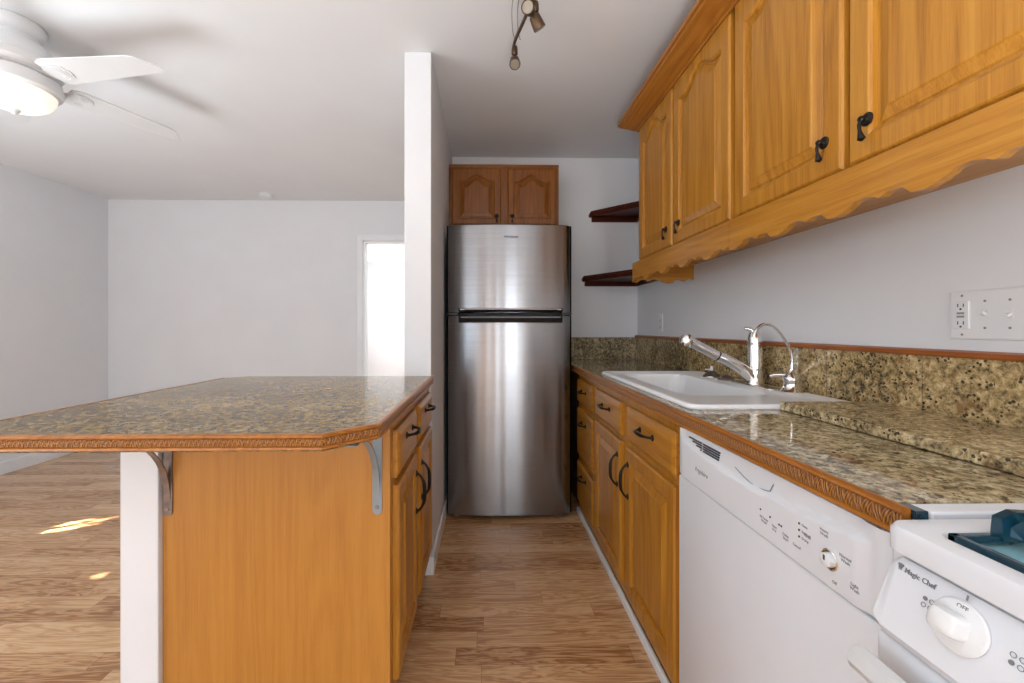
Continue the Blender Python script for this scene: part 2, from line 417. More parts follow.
# far room seen through the doorway
bm = BM(); box(bm, -2.4, -2.3, YB + .1, 7.0, 0, HC); box(bm, -.40, -.30, YB + .1, 7.0, 0, HC)
struct('wall_far_sides', bm, M['wall'])
bm = BM(); box(bm, -2.4, -.3, 7.0, 7.1, 0, HC); struct('wall_far_end', bm, M['wall'])
bm = BM(); box(bm, -2.3, -.4, 5.9, 6.1, 2.12, HC, .004); struct('trim_far_beam', bm, M['trim'])
# door casing
bm = BM(); w = .058
prof = [(0, 0), (0, .012), (.010, .018), (.045, .014), (w, .008), (w, 0)]
def casing(bm, p0, p1, outx, outz):
    ls = []
    for p in (p0, p1): ls.append([Vector((p[0] + outx * a, YB - d, p[1] + outz * a)) for a, d in prof])
    loops(bm, ls, True, True)
box(bm, DX0 - w, DX0, YB - .016, YB, 0, DZ + w, .003); box(bm, DX1, DX1 + w, YB - .016, YB, 0, DZ + w, .003)
box(bm, DX0, DX1, YB - .0158, YB, DZ, DZ + w, .003)
box(bm, DX0 - .001, DX0 + .018, YB - .004, YB + .1, 0, DZ); box(bm, DX1 - .018, DX1 + .001, YB - .004, YB + .1, 0, DZ); box(bm, DX0, DX1, YB - .004, YB + .1, DZ - .018, DZ + .001)
struct('trim_1', bm, M['trim'])
# baseboards
def baseboard(name, x0, x1, y0, y1, h=.09):
    bm = BM(); box(bm, x0, x1, y0, y1, 0, h, .004, 2); struct(name, bm, M['trim'])
baseboard('baseboard_left', XL, XL + .016, YR, YB, .10)
baseboard('baseboard_back', XL + .016, DX0 - w, YB - .016, YB, .10)
bm = BM(); box(bm, PX1, PX1 + .014, PY - .014, YK, 0, .085, .004); box(bm, PX0 - .014, PX1 + .0005, PY - .014, PY, 0, .085, .004)
struct('baseboard_partition', bm, M['trim'])
bm = BM(); box(bm, PX0 - .014, PX0, PY, YB - .016, 0, .085, .003); struct('baseboard_partition_side', bm, M['trim'])
# white quarter strip along the foot of the sink-side cabinets
struct('trim_2', box(BM(), .564, .580, 1.205, 2.60, 0, .034, .005, 3), M['trim'])

# ------------------------------------------------------------ refrigerator
FX0, FX1, FY = -.238, .514, 2.478
fr = thing('refrigerator', 'tall brushed stainless steel refrigerator with top freezer and black handles', 'refrigerator', ((FX0 + FX1) / 2, 2.80, 0))
bm = BM(); box(bm, FX0 + .008, FX1 - .008, FY + .075, 3.12, .03, 1.745, .006); obj('body', bm, M['steel_side'], fr)
def bowed(z0, z1, top_bow=0):
    bm = BM(); K = 28; prof = []
    def sec(z, inset=0):
        pts = [Vector((FX0 + inset, FY + .070, z)), Vector((FX0 + inset, FY + .035 + inset, z))]
        for k in range(K + 1):
            u = k / K; a = abs(2 * u - 1); x = FX0 + inset + u * (FX1 - FX0 - 2 * inset)
            y = FY + .022 * a ** 2.2 + (.020 * max(0, (a - .93) / .07) ** 2) + inset
            pts.append(Vector((x, y, z)))
        pts += [Vector((FX1 - inset, FY + .035 + inset, z)), Vector((FX1 - inset, FY + .070, z))]
        return pts
    zs = [(z0, .004), (z0 + .004, 0)] + [(z0 + (z1 - z0) * i / 12, 0) for i in range(1, 12)] + [(z1 - .004, 0), (z1, .004)]
    return loops(bm, [sec(z, i) for z, i in zs], True, True)
ZS = 1.232
obj('freezer_door', bowed(ZS + .006, 1.767), M['steel'], fr, smooth='auto')
obj('refrigerator_door', bowed(.030, ZS - .006), M['steel'], fr, smooth='auto')
def fhandle(z0, z1, lip):
    bm = BM(); x0, x1 = -.165, .452; K = 16
    prof = [(.000, z0), (-.030, z0 + .003), (-.040, (z0 + z1) / 2), (-.030, z1 - .003), (0.0, z1)]
    ls = []
    for k in range(K + 1):
        x = x0 + (x1 - x0) * k / K; a = abs(2 * k / K - 1); e = 1 if a < .97 else .55
        ls.append([Vector((x, FY + .008 + d * e, z)) for d, z in prof])
    loops(bm, ls, True, True)
    return bm
h1 = obj('freezer_handle', fhandle(ZS + .010, ZS + .036, 0), M['black'], fr, smooth='auto', label='black horizontal freezer handle')
obj('trim_strip', box(BM(), -.155, .442, FY - .028, FY - .024, ZS + .022, ZS + .031, .0015), M['nickel'], h1)
h2 = obj('door_handle', fhandle(ZS - .052, ZS - .004, 0), M['black'], fr, smooth='auto', label='black horizontal handle at top of lower door')
obj('lip', box(BM(), -.150, .437, FY - .0345, FY - .030, ZS - .022, ZS - .016, .0015), M['gray_pl'], h2)
obj('hinge', box(BM(), FX1 - .058, FX1 - .004, FY + .004, FY + .05, ZS - .006, ZS + .006, .002), M['black'], fr)
obj('hinge', box(BM(), FX0 + .004, FX0 + .07, FY + .004, FY + .05, ZS - .006, ZS + .006, .002), M['black'], fr)
bm = BM(); box(bm, .03, .45, FY + .12, FY + .24, 1.745, 1.765, .004); obj('top_cover', bm, M['black'], fr)
obj('badge', text_bm(BM(), 'Whirlpool', FRONT(0, FY, 0), .147, 1.693, -.0005, .020, .002, bold=.0004), M['ink'], fr, label='small dark maker name on freezer door')
bm = BM(); box(bm, FX0 + .02, FX1 - .02, FY + .072, FY + .090, .008, .029, .003); obj('kick_grille', bm, M['black'], fr)
for x in (FX0 + .06, FX1 - .06):
    bm = BM(); lathe(bm, (x, FY + .085, 0), [(.018, 0), (.018, .006), (.008, .008), (.008, .034)], 14); obj('foot', bm, M['gray_pl'], fr)
for x in (FX0 + .06, FX1 - .06):
    bm = BM(); lathe(bm, (x, 3.08, 0), [(.018, 0), (.018, .034)], 12); obj('foot', bm, M['gray_pl'], fr)

# ------------------------------------------------------------ cabinet over the refrigerator
CX0, CX1, CY, CZ0, CZ1 = -.254, .496, 2.85, 1.835, 2.262
c = thing('wall_cabinet', 'small dark oak two-door wall cabinet above the refrigerator', 'cabinet', ((CX0 + CX1) / 2, 3.0, CZ0), 'arched-door oak wall cabinets')
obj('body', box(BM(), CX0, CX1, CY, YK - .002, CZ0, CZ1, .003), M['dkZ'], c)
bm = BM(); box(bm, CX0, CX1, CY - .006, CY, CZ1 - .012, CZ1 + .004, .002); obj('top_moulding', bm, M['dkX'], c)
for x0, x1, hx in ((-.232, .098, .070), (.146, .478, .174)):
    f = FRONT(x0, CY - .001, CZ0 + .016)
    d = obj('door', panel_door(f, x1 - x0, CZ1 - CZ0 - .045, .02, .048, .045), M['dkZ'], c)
    obj('handle', drop_pull(f, hx - x0, .060, .020), M['iron'], d, smooth='auto')

# ------------------------------------------------------------ right-hand wall cabinets
UX, UZ0, UZ1, UZD = .842, 1.500, 2.295, 1.516
def wall_cab(y_far, y_near, doors, label):
    c = thing('wall_cabinet', label, 'cabinet', ((UX + XR) / 2, (y_far + y_near) / 2, UZ0), 'arched-door oak wall cabinets')
    bm = BM(); box(bm, UX, XR - .001, y_near, y_far, UZ0 + .012, UZ1, .001); obj('body', bm, M['oakZ'], c)
    obj('bottom_panel', box(BM(), UX, XR - .001, y_near, y_far, UZ0, UZ0 + .011), M['oakY'], c)
    for y0, y1, hy in doors:
        f = RIGHT(UX - .0005, y0, UZD)
        d = obj('door', panel_door(f, y0 - y1, 2.236 - UZD, .02, .060, .055), M['oakZ'], c)
        obj('handle', drop_pull(f, y0 - hy, 1.600 - UZD, .020), M['iron'], d, smooth='auto')
wall_cab(2.243, 1.383, [(2.236, 1.838, 1.895), (1.822, 1.397, 1.770)], 'honey oak wall cabinet at far end, between corner shelves and middle seam')
wall_cab(1.381, .40, [(1.370, .950, 1.000), (.934, .42, .885)], 'honey oak wall cabinet nearest the camera, above dishwasher and range')
# crown moulding with a return at the far end
prof = [(0, 0), (.006, 0), (.008, .008), (.016, .010), (.024, .016), (.040, .030), (.062, .046), (.074, .052), (.076, .062), (.085, .064), (.085, .082), (0, .082)]
ls = []; yE = 2.2435
ls.append([Vector((XR - .001, yE + o, 2.212 + z)) for o, z in prof])
ls.append([Vector((UX - .0215 - o, yE + o, 2.212 + z)) for o, z in prof])
ls.append([Vector((UX - .0215 - o, .40, 2.212 + z)) for o, z in prof])
bm = BM(); loops(bm, ls, True, True)
# fill the middle: crown sits on cabinet face, keep it hollow against the boxes
tag(obj('crown_moulding', bm, M['crown']), 'stepped oak crown moulding along top of the right-hand wall cabinets', 'moulding')
# scalloped valance: front board and a return to the wall at the far end
def scallop(s):      # s along board, period .197
    t_ = (s % .197) / .197
    pts = [(0, 0), (.10, .002), (.22, .019), (.36, .020), (.44, .0125), (.455, .0125), (.52, .019), (.62, .0235), (.74, .021), (.80, .013), (.81, .013), (.88, .006), (1, 0)]
    for (a, b), (c_, d) in zip(pts, pts[1:]):
        if t_ <= c_: u = (t_ - a) / (c_ - a); u = u * u * (3 - 2 * u); return b + (d - b) * u
    return 0
def board(p0, p1, th, zt, zb, phase):
    p0, p1 = Vector(p0), Vector(p1); L = (p1 - p0).length; K = int(L / .0045); d = (p1 - p0) / L; th = Vector(th); bm = BM()
    top = []; bot = []
    for k in range(K + 1):
        s = L * k / K; top.append(p0 + d * s + Vector((0, 0, zt))); z = zb + scallop(s + phase)
        bot.append(p0 + d * s + Vector((0, 0, z)))
    ls = [top, bot, [b + th for b in bot], [a + th for a in top]]; ls.append(ls[0])
    L_ = [[bm.verts.new(q) for q in l] for l in ls[:4]]; L_.append(L_[0])
    for a, b in zip(L_, L_[1:]):
        for i in range(K): bm.faces.new((a[i], a[i + 1], b[i + 1], b[i]))
    for i in (0, K): bm.faces.new([l[i] for l in L_[:4]])
    return bm
va = thing('valance', 'long honey oak valance with scalloped lower edge hanging below the wall cabinets', 'valance', (.83, 1.3, 1.403))
obj('front_board', board((.812, .40, 0), (.812, 1.380, 0), (.018, 0, 0), 1.5085, 1.407, .197 - ((.76 - .40) % .197)), M['oakY'], va, smooth='auto')
obj('front_board', board((.812, 1.382, 0), (.812, 2.305, 0), (.018, 0, 0), 1.5085, 1.402, .06), M['oakY'], va, smooth='auto')
obj('end_board', board((.8305, 2.305, 0), (XR - .001, 2.305, 0), (0, -.018, 0), 1.512, 1.396, .02), M['oakX'], va, smooth='auto')
obj('underside_panel', box(BM(), .8305, XR - .001, 2.2435, 2.286, 1.498, 1.511), M['oakY'], va)

# corner shelves
for (z, xa, yb_, lab) in ((1.985, .775, 2.78, 'upper dark mahogany corner shelf on back wall beside the wall cabinets'), (1.499, .722, 2.52, 'lower dark mahogany corner shelf on back wall, level with the valance')):
    s = thing('corner_shelf', lab, 'shelf', (1.0, 3.0, z - .035), 'corner shelves')
    def shp(ins, zz):
        A, B, C_, D = (xa + ins, YK - .001), (XR - .001, YK - .001), (XR - .001, yb_ + ins), (xa + ins, YK - .035)
        return [Vector((A[0], A[1], zz)), Vector((B[0], B[1], zz)), Vector((C_[0], C_[1], zz)), Vector((C_[0] - .03, C_[1], zz)), Vector((D[0] + .02, D[1] - .02, zz)), Vector((D[0], D[1], zz))]
    bm = BM(); loops(bm, [shp(.010, z), shp(.002, z + .005), shp(0, z + .016), shp(.002, z + .026), shp(.008, z + .031), shp(.008, z + .036), shp(.013, z + .042)], True, True)
    obj('shelf_board', bm, M['mahog'], s)
    bm = BM(); box(bm, xa + .022, XR - .021, YK - .021, YK - .001, z - .034, z - .0005, .003); obj('cleat', bm, M['mahog'], s)
    bm = BM(); box(bm, XR - .020, XR - .001, yb_ + .05, YK - .001, z - .034, z - .0005, .003); obj('cleat', bm, M['mahog'], s)

# ------------------------------------------------------------ sink-side base cabinets
BXF = .580     # face frame front
def carcass(x0, x1, y0, y1, z0, z1, mat, parent, back=True):
    bm = BM(); th = .016
    box(bm, x0, x1, y0, y0 + th, z0, z1); box(bm, x0, x1, y1 - th, y1, z0, z1); box(bm, x0, x1, y0 + th, y1 - th, z0, z0 + th)
    box(bm, x1 - th, x1, y0 + th, y1 - th, z0 + th, z1)
    obj('carcass', bm, mat, parent)
ZT = .868
c = thing('drawer_cabinet', 'narrow honey oak base cabinet with three drawers, next to the refrigerator', 'cabinet', (.86, 2.40, 0))
carcass(BXF + .021, XR - .002, 2.182, 2.60, .036, ZT, M['oakZ'], c)
obj('face_frame', box(BM(), BXF, BXF + .02, 2.182, 2.60, .036, ZT, .001), M['oakZ'], c)
for z0, z1 in ((.700, .836), (.376, .660), (.092, .334)):
    f = RIGHT(BXF - .0005, 2.575, z0)
    d = obj('drawer', drawer_front(f, 2.575 - 2.205, z1 - z0), M['oakY'], c)
    obj('handle', bail_pull(f, .185, (z1 - z0) * .58 if z0 > .6 else (z1 - z0) * .76, .019, .095), M['iron'], d, smooth='auto')
obj('gap_shade_panel', box(BM(), .602, .616, 2.601, YK - .02, .0, ZT), M['toe'], c, label='dark sheet standing in for shade in the gap beyond the drawers')  # dark sheet added in place of the shade beside the refrigerator
c = thing('sink_cabinet', 'honey oak sink base cabinet with two drawer fronts and two raised-panel doors', 'cabinet', (.86, 1.69, 0))
carcass(BXF + .021, XR - .002, 1.205, 2.180, .036, ZT, M['oakZ'], c)
obj('face_frame', box(BM(), BXF, BXF + .02, 1.205, 2.180, .036, ZT, .001), M['oakZ'], c)
for y0, y1, hy in ((2.155, 1.735, 1.775), (1.668, 1.236, 1.640)):
    f = RIGHT(BXF - .0005, y0, .697)
    d = obj('drawer', drawer_front(f, y0 - y1, .140), M['oakY'], c)
    obj('handle', bail_pull(f, (y0 - y1) / 2, .082, .019, .115), M['iron'], d, smooth='auto')
    f = RIGHT(BXF - .0005, y0, .088)
    d = obj('door', panel_door(f, y0 - y1, .672 - .088, .02, .058, 0), M['oakZ'], c)
    obj('handle', bail_pull(f, y0 - hy, .545 - .088, .019, .125, True), M['iron'], d, smooth='auto')

# ------------------------------------------------------------ counter with sink cut-out
ZC = .911; SY0, SY1, SX0, SX1 = 1.205, 2.165, .596, 1.118
co = thing('kitchen_countertop', 'speckled granite countertop along the right wall with carved wooden edge', 'countertop', (.85, 1.8, .872))
def frame(bm, X0, X1, Y0, Y1, hx0, hx1, hy0, hy1, z0, z1):
    o_ = [(X0, Y0), (X1, Y0), (X1, Y1), (X0, Y1)]; i_ = [(hx0, hy0), (hx1, hy0), (hx1, hy1), (hx0, hy1)]
    V = lambda l, z: [Vector((a, b, z)) for a, b in l]
    loops(bm, [V(i_, z0), V(o_, z0), V(o_, z1), V(i_, z1), V(i_, z0)], False, False); bmesh.ops.remove_doubles(bm, verts=bm.verts, dist=1e-5); return bm
obj('granite_top', frame(BM(), .560, XR - .001, .5635, YK - .001, SX0 + .025, SX1 - .025, SY0 + .025, SY1 - .025, .872, ZC), M['gran_c'], co)
def edge_strip(bm, pts, z_top, h, nrm):      # moulded nosing along a polyline of outline points with outward normals
    prof = [(-.002, 0), (.004, .0), (.010, -.002), (.012, -.006), (.009, -.009), (.007, -.010), (.009, -.0125), (.0105, -h * .5), (.009, -h + .0095), (.007, -h + .008), (.010, -h + .006), (.011, -h + .002), (.008, -h), (-.002, -h)]
    ls = []
    for p, n_ in zip(pts, nrm): ls.append([Vector((p[0] + n_[0] * a, p[1] + n_[1] * a, z_top + z)) for a, z in prof])
    Ls = [[bm.verts.new(q) for q in l] for l in ls]; m = len(prof)
    for A, B in zip(Ls, Ls[1:]):
        for i in range(m):
            f_ = bm.faces.new((A[i], A[(i + 1) % m], B[(i + 1) % m], B[i])); f_.material_index = 1 if 5 <= i <= 8 else 0
    bm.faces.new(Ls[0]); bm.faces.new(Ls[-1][::-1]); return bm
bm = BM(); edge_strip(bm, [(.558, YK - .001), (.558, .5405)], ZC + .001, .040, [(-1, 0), (-1, 0)])
obj('wood_edge', bm, [M['crown'], M['carY']], co)
# backsplashes
ZB = 1.078
bs = thing('backsplash', 'tan speckled granite backsplash along the right wall topped by a reddish wood rail', 'backsplash', (XR - .01, 1.6, ZC))
obj('granite_panel', box(BM(), XR - .016, XR - .0005, -.30, YK - .018, ZC + .0005, ZB, .001), M['gran_b'], bs)
bm = BM(); loops(bm, [[Vector((XR - .0005 - a, y, ZB + z)) for a, z in ((0, 0), (.019, 0), (.022, .005), (.020, .014), (.010, .018), (0, .018))] for y in (-.30, YK - .001)], True, True)
obj('wood_rail', bm, M['railY'], bs)
tag(obj('backsplash', box(BM(), .53, XR - .017, YK - .016, YK - .0005, ZC + .0005, ZB + .001, .001), M['gran_c']), 'short dark granite backsplash on the back wall beside the refrigerator', 'backsplash')
# loose thick slab on the counter
tag(obj('granite_slab', box(BM(), .852, XR - .018, .566, 1.195, .9125, .9365, .003), M['gran_s']), 'loose raised granite slab lying on the counter against the right backsplash', 'slab')

# ------------------------------------------------------------ sink
sk = thing('kitchen_sink', 'white enamel drop-in single bowl sink set in the granite counter', 'sink', ((SX0 + SX1) / 2, (SY0 + SY1) / 2, .74))
bm = BM(); zr = .9255
ls = [rrect(SX0, SX1, SY0, SY1, ZC + .0006, .03), rrect(SX0 - .001, SX1 + .001, SY0 - .001, SY1 + .001, ZC + .005, .03), rrect(SX0 + .004, SX1 - .004, SY0 + .004, SY1 - .004, zr - .001, .03),
      rrect(SX0 + .010, SX1 - .010, SY0 + .010, SY1 - .010, zr, .028), rrect(SX0 + .022, SX1 - .022, SY0 + .022, SY1 - .022, zr - .001, .026), rrect(SX0 + .028, SX1 - .028, SY0 + .028, SY1 - .028, zr - .0045, .024),
      rrect(.672, .985, 1.395, 2.095, zr - .005, .075), rrect(.680, .978, 1.403, 2.087, zr - .009, .07), rrect(.686, .972, 1.410, 2.080, zr - .03, .066),
      rrect(.696, .962, 1.425, 2.065, .775, .06), rrect(.715, .943, 1.445, 2.045, .752, .05), rrect(.80, .86, 1.72, 1.78, .748, .025)]
loops(bm, ls, False, True); obj('basin', bm, M['white_por'], sk, smooth='auto')
bm = BM(); lathe(bm, (.83, 1.75, .7485), [(.030, 0), (.028, .002), (.018, .001), (.002, .001)], 20); obj('drain', bm, M['chrome'], sk)

# ------------------------------------------------------------ faucet set (on the sink deck)
ZD = zr - .0045
fa = thing('kitchen_faucet', 'chrome pull-out kitchen faucet with angled spout behind the sink bowl', 'faucet', (1.062, 1.63, ZD))
bm = BM(); loops(bm, [rrect(1.030, 1.094, 1.50, 1.76, ZD, .03), rrect(1.030, 1.094, 1.50, 1.76, ZD + .004, .03), rrect(1.036, 1.088, 1.507, 1.753, ZD + .0075, .026)], True, True); obj('base_plate', bm, M['chrome'], fa, smooth='auto')
bm = BM(); lathe(bm, (1.062, 1.63, ZD + .0075), [(.033, 0), (.032, .006), (.0285, .012), (.028, .05), (.028, .145), (.0265, .155), (.027, .158), (.026, .182), (.022, .198), (.013, .208), (.002, .211)], 28); obj('column', bm, M['chrome'], fa, smooth='auto')
p = smooth_path([(1.050, 1.63, .955), (1.028, 1.632, .975), (.998, 1.636, .998), (.955, 1.640, 1.022), (.925, 1.645, 1.036)], 5)
bm = BM(); tube(bm, p, interp([.023, .024, .0225, .0205, .0195], len(p)), 18); obj('spout', bm, M['chrome'], fa, smooth='auto')
bm = BM(); tube(bm, [(.925, 1.645, 1.036), (.921, 1.6455, 1.038)], [.0197, .0197], 18); obj('collar', bm, M['black'], fa, smooth='auto')
p = smooth_path([(.921, 1.6455, 1.038), (.88, 1.65, 1.060), (.84, 1.655, 1.082), (.822, 1.657, 1.093), (.806, 1.659, 1.101), (.797, 1.66, 1.104)], 5)
bm = BM(); tube(bm, p, interp([.0185, .0190, .0195, .0205, .024, .012], len(p)), 18)
lathe(bm, (.806, 1.659, 1.104), [(.002, .022), (.019, .019), (.027, .007), (.028, -.007), (.025, -.024), (.021, -.031), (.002, -.031)], 20, (.25, 0, 1)); obj('spray_wand', bm, M['chrome'], fa, smooth='auto')
p = smooth_path([(1.062, 1.63, 1.110), (1.058, 1.632, 1.128), (1.046, 1.634, 1.143), (1.024, 1.637, 1.150)], 4)
bm = BM(); tube(bm, p, interp([.016, .013, .010, .006], len(p)), 12); obj('lever', bm, M['chrome'], fa, smooth='auto')

g = thing('filter_tap', 'slim chrome gooseneck drinking water tap nearest the granite slab', 'faucet', (1.078, 1.455, ZD))
bm = BM(); lathe(bm, (1.078, 1.455, ZD), [(.038, 0), (.039, .005), (.030, .012), (.025, .024), (.023, .034), (.027, .046), (.024, .058), (.013, .068), (.009, .080)], 26); obj('base', bm, M['chrome'], g, smooth='auto')
p = smooth_path([(1.078, 1.455, .990), (1.080, 1.455, 1.03), (1.074, 1.455, 1.07), (1.050, 1.455, 1.115), (1.022, 1.455, 1.148), (.994, 1.455, 1.163), (.968, 1.455, 1.158), (.949, 1.455, 1.136), (.944, 1.455, 1.118)], 6)
bm = BM(); tube(bm, p, .0052, 12); obj('gooseneck', bm, M['chrome'], g, smooth='auto')
bm = BM(); tube(bm, smooth_path([(1.078, 1.455, .978), (1.060, 1.47, .982), (1.040, 1.487, .980), (1.030, 1.495, .975)], 4), .0052, 10); obj('lever', bm, M['chrome'], g, smooth='auto')

s = thing('soap_dispenser', 'small dark and chrome soap dispenser with a short white nozzle, farthest sink fitting', 'soap dispenser', (1.050, 1.925, ZD))
bm = BM(); lathe(bm, (1.050, 1.925, ZD), [(.038, 0), (.037, .006), (.027, .016), (.014, .026), (.009, .030)], 22); obj('base', bm, M['nickel'], s, smooth='auto')
bm = BM(); lathe(bm, (1.050, 1.925, ZD + .026), [(.0065, 0), (.0065, .022), (.004, .026)], 14); tube(bm, [(1.050, 1.925, ZD + .034), (1.020, 1.927, ZD + .036)], [.0045, .003], 8); obj('nozzle', bm, M['white_pl'], s, smooth='auto')
s = thing('sink_stopper', 'low domed dark metal cover on the sink deck between faucet and soap dispenser', 'sink cover', (1.056, 1.82, ZD))
bm = BM(); lathe(bm, (1.056, 1.82, ZD), [(.034, 0), (.035, .004), (.030, .012), (.016, .019), (.006, .021), (.005, .026), (.001, .027)], 22); obj('dome', bm, M['nickel'], s, smooth='auto')
bm = BM(); tube(bm, [(1.056, 1.82, ZD + .023), (1.030, 1.80, ZD + .021), (1.012, 1.785, ZD + .014)], [.004, .004, .003], 8); obj('lever', bm, M['chrome'], s, smooth='auto')

# ------------------------------------------------------------ dishwasher
DY1, DY0 = 1.199, .566
dw = thing('dishwasher', 'white built-in dishwasher with dial control panel under the counter', 'dishwasher', (.85, .88, 0))
obj('tub', box(BM(), .585, 1.12, DY0 + .012, DY1 - .006, .05, .862), M['white_pl'], dw)
obj('door_panel', box(BM(), .556, .584, DY0, DY1 - .002, .105, .728, .006, 3), M['white_app'], dw, smooth='auto')
obj('kick_plate', box(BM(), .578, .586, DY0 + .003, DY1 - .004, .006, .098, .002), M['white_app'], dw)
# control panel with an arched hand pocket along its top
bm = BM(); KY, KZ = 60, 26; grid = []
for i in range(KY + 1):
    u = i / KY; y = DY1 - .002 - u * (DY1 - DY0 - .002); row_ = []
    za = .838 - .026 * (1 - (2 * u - 1) ** 2) + .006 * u      # arc of the pocket edge
    edge = min(1, min(u, 1 - u) / .012)
    for j in range(KZ + 1):
        z = .731 + (.866 - .731) * j / KZ
        if u < .04 or u > .94: d = 0.006
        else:
            k = (z - za) / .010; k = max(0, min(1, k)); d = .010 * k * k * (3 - 2 * k)
        if j == 0: d += .006
        row_.append(bm.verts.new((.549 + d + .006 * (1 - edge), y, z)))
    grid.append(row_)
for i in range(KY):
    for j in range(KZ): bm.faces.new((grid[i][j], grid[i + 1][j], grid[i + 1][j + 1], grid[i][j + 1]))
ring = [grid[i][0] for i in range(KY + 1)] + [grid[KY][j] for j in range(1, KZ + 1)] + [grid[i][KZ] for i in range(KY - 1, -1, -1)] + [grid[0][j] for j in range(KZ - 1, 0, -1)]
back = [bm.verts.new((.584, v.co.y, v.co.z)) for v in ring]
for i in range(len(ring)):
    j = (i + 1) % len(ring); bm.faces.new((ring[i], ring[j], back[j], back[i]))
bm.faces.new(back)
cp = obj('control_panel', bm, M['white_app'], dw, smooth='auto')
f = RIGHT(.549, 0, 0)     # u = -y
bm = BM()
for k in range(4):
    z = .851 - k * .0062; y0 = 1.135 - k * .020
    box(bm, .5555, .561, y0, 1.070, z - .0016, z + .0016); box(bm, .5555, .561, 1.062, .985 + k * .002, z - .0016, z + .0016)
obj('vent', bm, M['ink'], cp)
# finger cup
bm = BM(); pts = []
for k in range(13):
    u = k / 12; pts.append((.5575, .925 - u * .115, .838 - .016 * math.sin(math.pi * (u * .8 + .0)) + .0))
tube(bm, pts + [(.5575, .800, .846)], .0010, 6); obj('handle', bm, M['gray_pl'], cp)
bm = BM(); text_bm(bm, 'Frigidaire', f, -1.056, .780, -.0002, .0165, .0006, shear=.2); obj('brand_mark', bm, M['inkl'], cp)
for u, v, s_ in ((-.815, .770, 'Hi-Temp\nWash'), (-.785, .768, 'Heat\nDry'), (-.755, .766, 'Delay\nStart'), (-.728, .764, 'Cancel'), (-.668, .817, 'Heavy\nWash'), (-.703, .793, 'Rinse'), (-.628, .795, 'Normal\nWash'), (-.612, .762, 'Light\nWash'), (-.648, .748, 'Off')):
    obj('lettering', text_bm(BM(), s_, f, u, v, .0001, .0068, .0004), M['inkl'], cp)
for k, s_ in enumerate(('Clean', 'Sanitized', 'Drying')): obj('lettering', text_bm(BM(), s_, f, -.716, .803 - k * .0115 + .004, .0001, .0055, .0004, 'LEFT'), M['inkl'], cp)
for u, v in ((-.825, .787), (-.797, .784), (-.772, .781), (-.766, .781), (-.722, .807), (-.722, .7955), (-.722, .784)): obj('indicator', lathe(BM(), f(u, v, -.0002), [(.0019, 0), (.0019, .0012), (.0003, .0014)], 10, f.n), M['ink'], cp)
bm = BM(); lathe(bm, f(-.656, .780, 0), [(.0165, 0), (.0165, .002), (.0150, .003), (.0142, .0022), (.0115, .0022), (.0110, .0022)], 30, f.n); dl = obj('dial', bm, M['chrome'], cp, smooth='auto', label='round chrome-rimmed dial')
bm = BM(); lathe(bm, f(-.656, .780, .0022), [(.0112, 0), (.0105, .007), (.009, .008), (.001, .008)], 30, f.n); obj('dial_cap', bm, M['white_pl'], dl, smooth='auto')
bm = BM(); box(bm, .5380, .5389, .6545, .6575, .780, .788); obj('pointer', bm, M['ink'], dl)

# ------------------------------------------------------------ range
RY1, RY0 = .528, -.234
rg = thing('gas_range', 'white gas range with front control knobs beside the dishwasher', 'range', (.83, .15, 0))
obj('body', box(BM(), .520, 1.13, RY0, RY1 - .002, .05, .868, .003), M['white_app'], rg)
# cooktop plate with a recessed well around the front-left burner
WX0, WX1, WY0, WY1 = .541, .78, .22, .486
bm = BM()
def RR(ins, z): return rrect(.507 + ins, 1.132 - ins, RY0 + ins, RY1 - ins, z, .022)
def WW(ins, z): return rrect(WX0 + ins, WX1 - ins, WY0 + ins, WY1 - ins, z, .02)
loops(bm, [RR(.006, .870), RR(0, .874), RR(0, .898), RR(.003, .904), RR(.010, .906), WW(-.012, .9055), WW(-.006, .905), WW(0, .898), WW(.004, .886), WW(.012, .884)], True, True)
ct = obj('cooktop', bm, M['white_app'], rg, smooth='auto')
bm = BM(); box(bm, .580, 1.128, .5335, .5620, .890, .9095, .003); obj('side_rail', bm, M['white_app'], ct)
cx_, cy_ = (WX0 + WX1) / 2, (WY0 + WY1) / 2
bm = BM(); loops(bm, [rrect(WX0 + .004, WX1 - .004, WY0 + .004, WY1 - .004, .8865, .018), rrect(WX0 + .004, WX1 - .004, WY0 + .004, WY1 - .004, .897, .018), rrect(WX0 + .010, WX1 - .010, WY0 + .010, WY1 - .010, .895, .016), rrect(WX0 + .06, WX1 - .06, WY0 + .06, WY1 - .06, .888, .05)], True, True)
obj('drip_pan', bm, M['pan'], rg, smooth='auto', label='pale blue drip pan')
bm = BM(); lathe(bm, (cx_, cy_, .889), [(.040, 0), (.042, .008), (.036, .014), (.036, .020), (.002, .021)], 28); obj('burner', bm, M['iron'], rg, smooth='auto')
gt = thing('burner_grate', 'dark teal blue burner grate over the nearest cooktop burner', 'grate', (cx_, cy_, .905))
bm = BM(); a0, a1, b0, b1 = WX0 + .004, WX1 - .004, WY0 + .002, WY1 - .002
for (x0, x1, y0, y1) in ((a0, a1, b1 - .010, b1), (a0, a1, b0, b0 + .010), (a0, a0 + .010, b0, b1), (a1 - .010, a1, b0, b1)): box(bm, x0, x1, y0, y1, .8985, .908, .002)
obj('grate_frame', bm, M['teal'], gt)
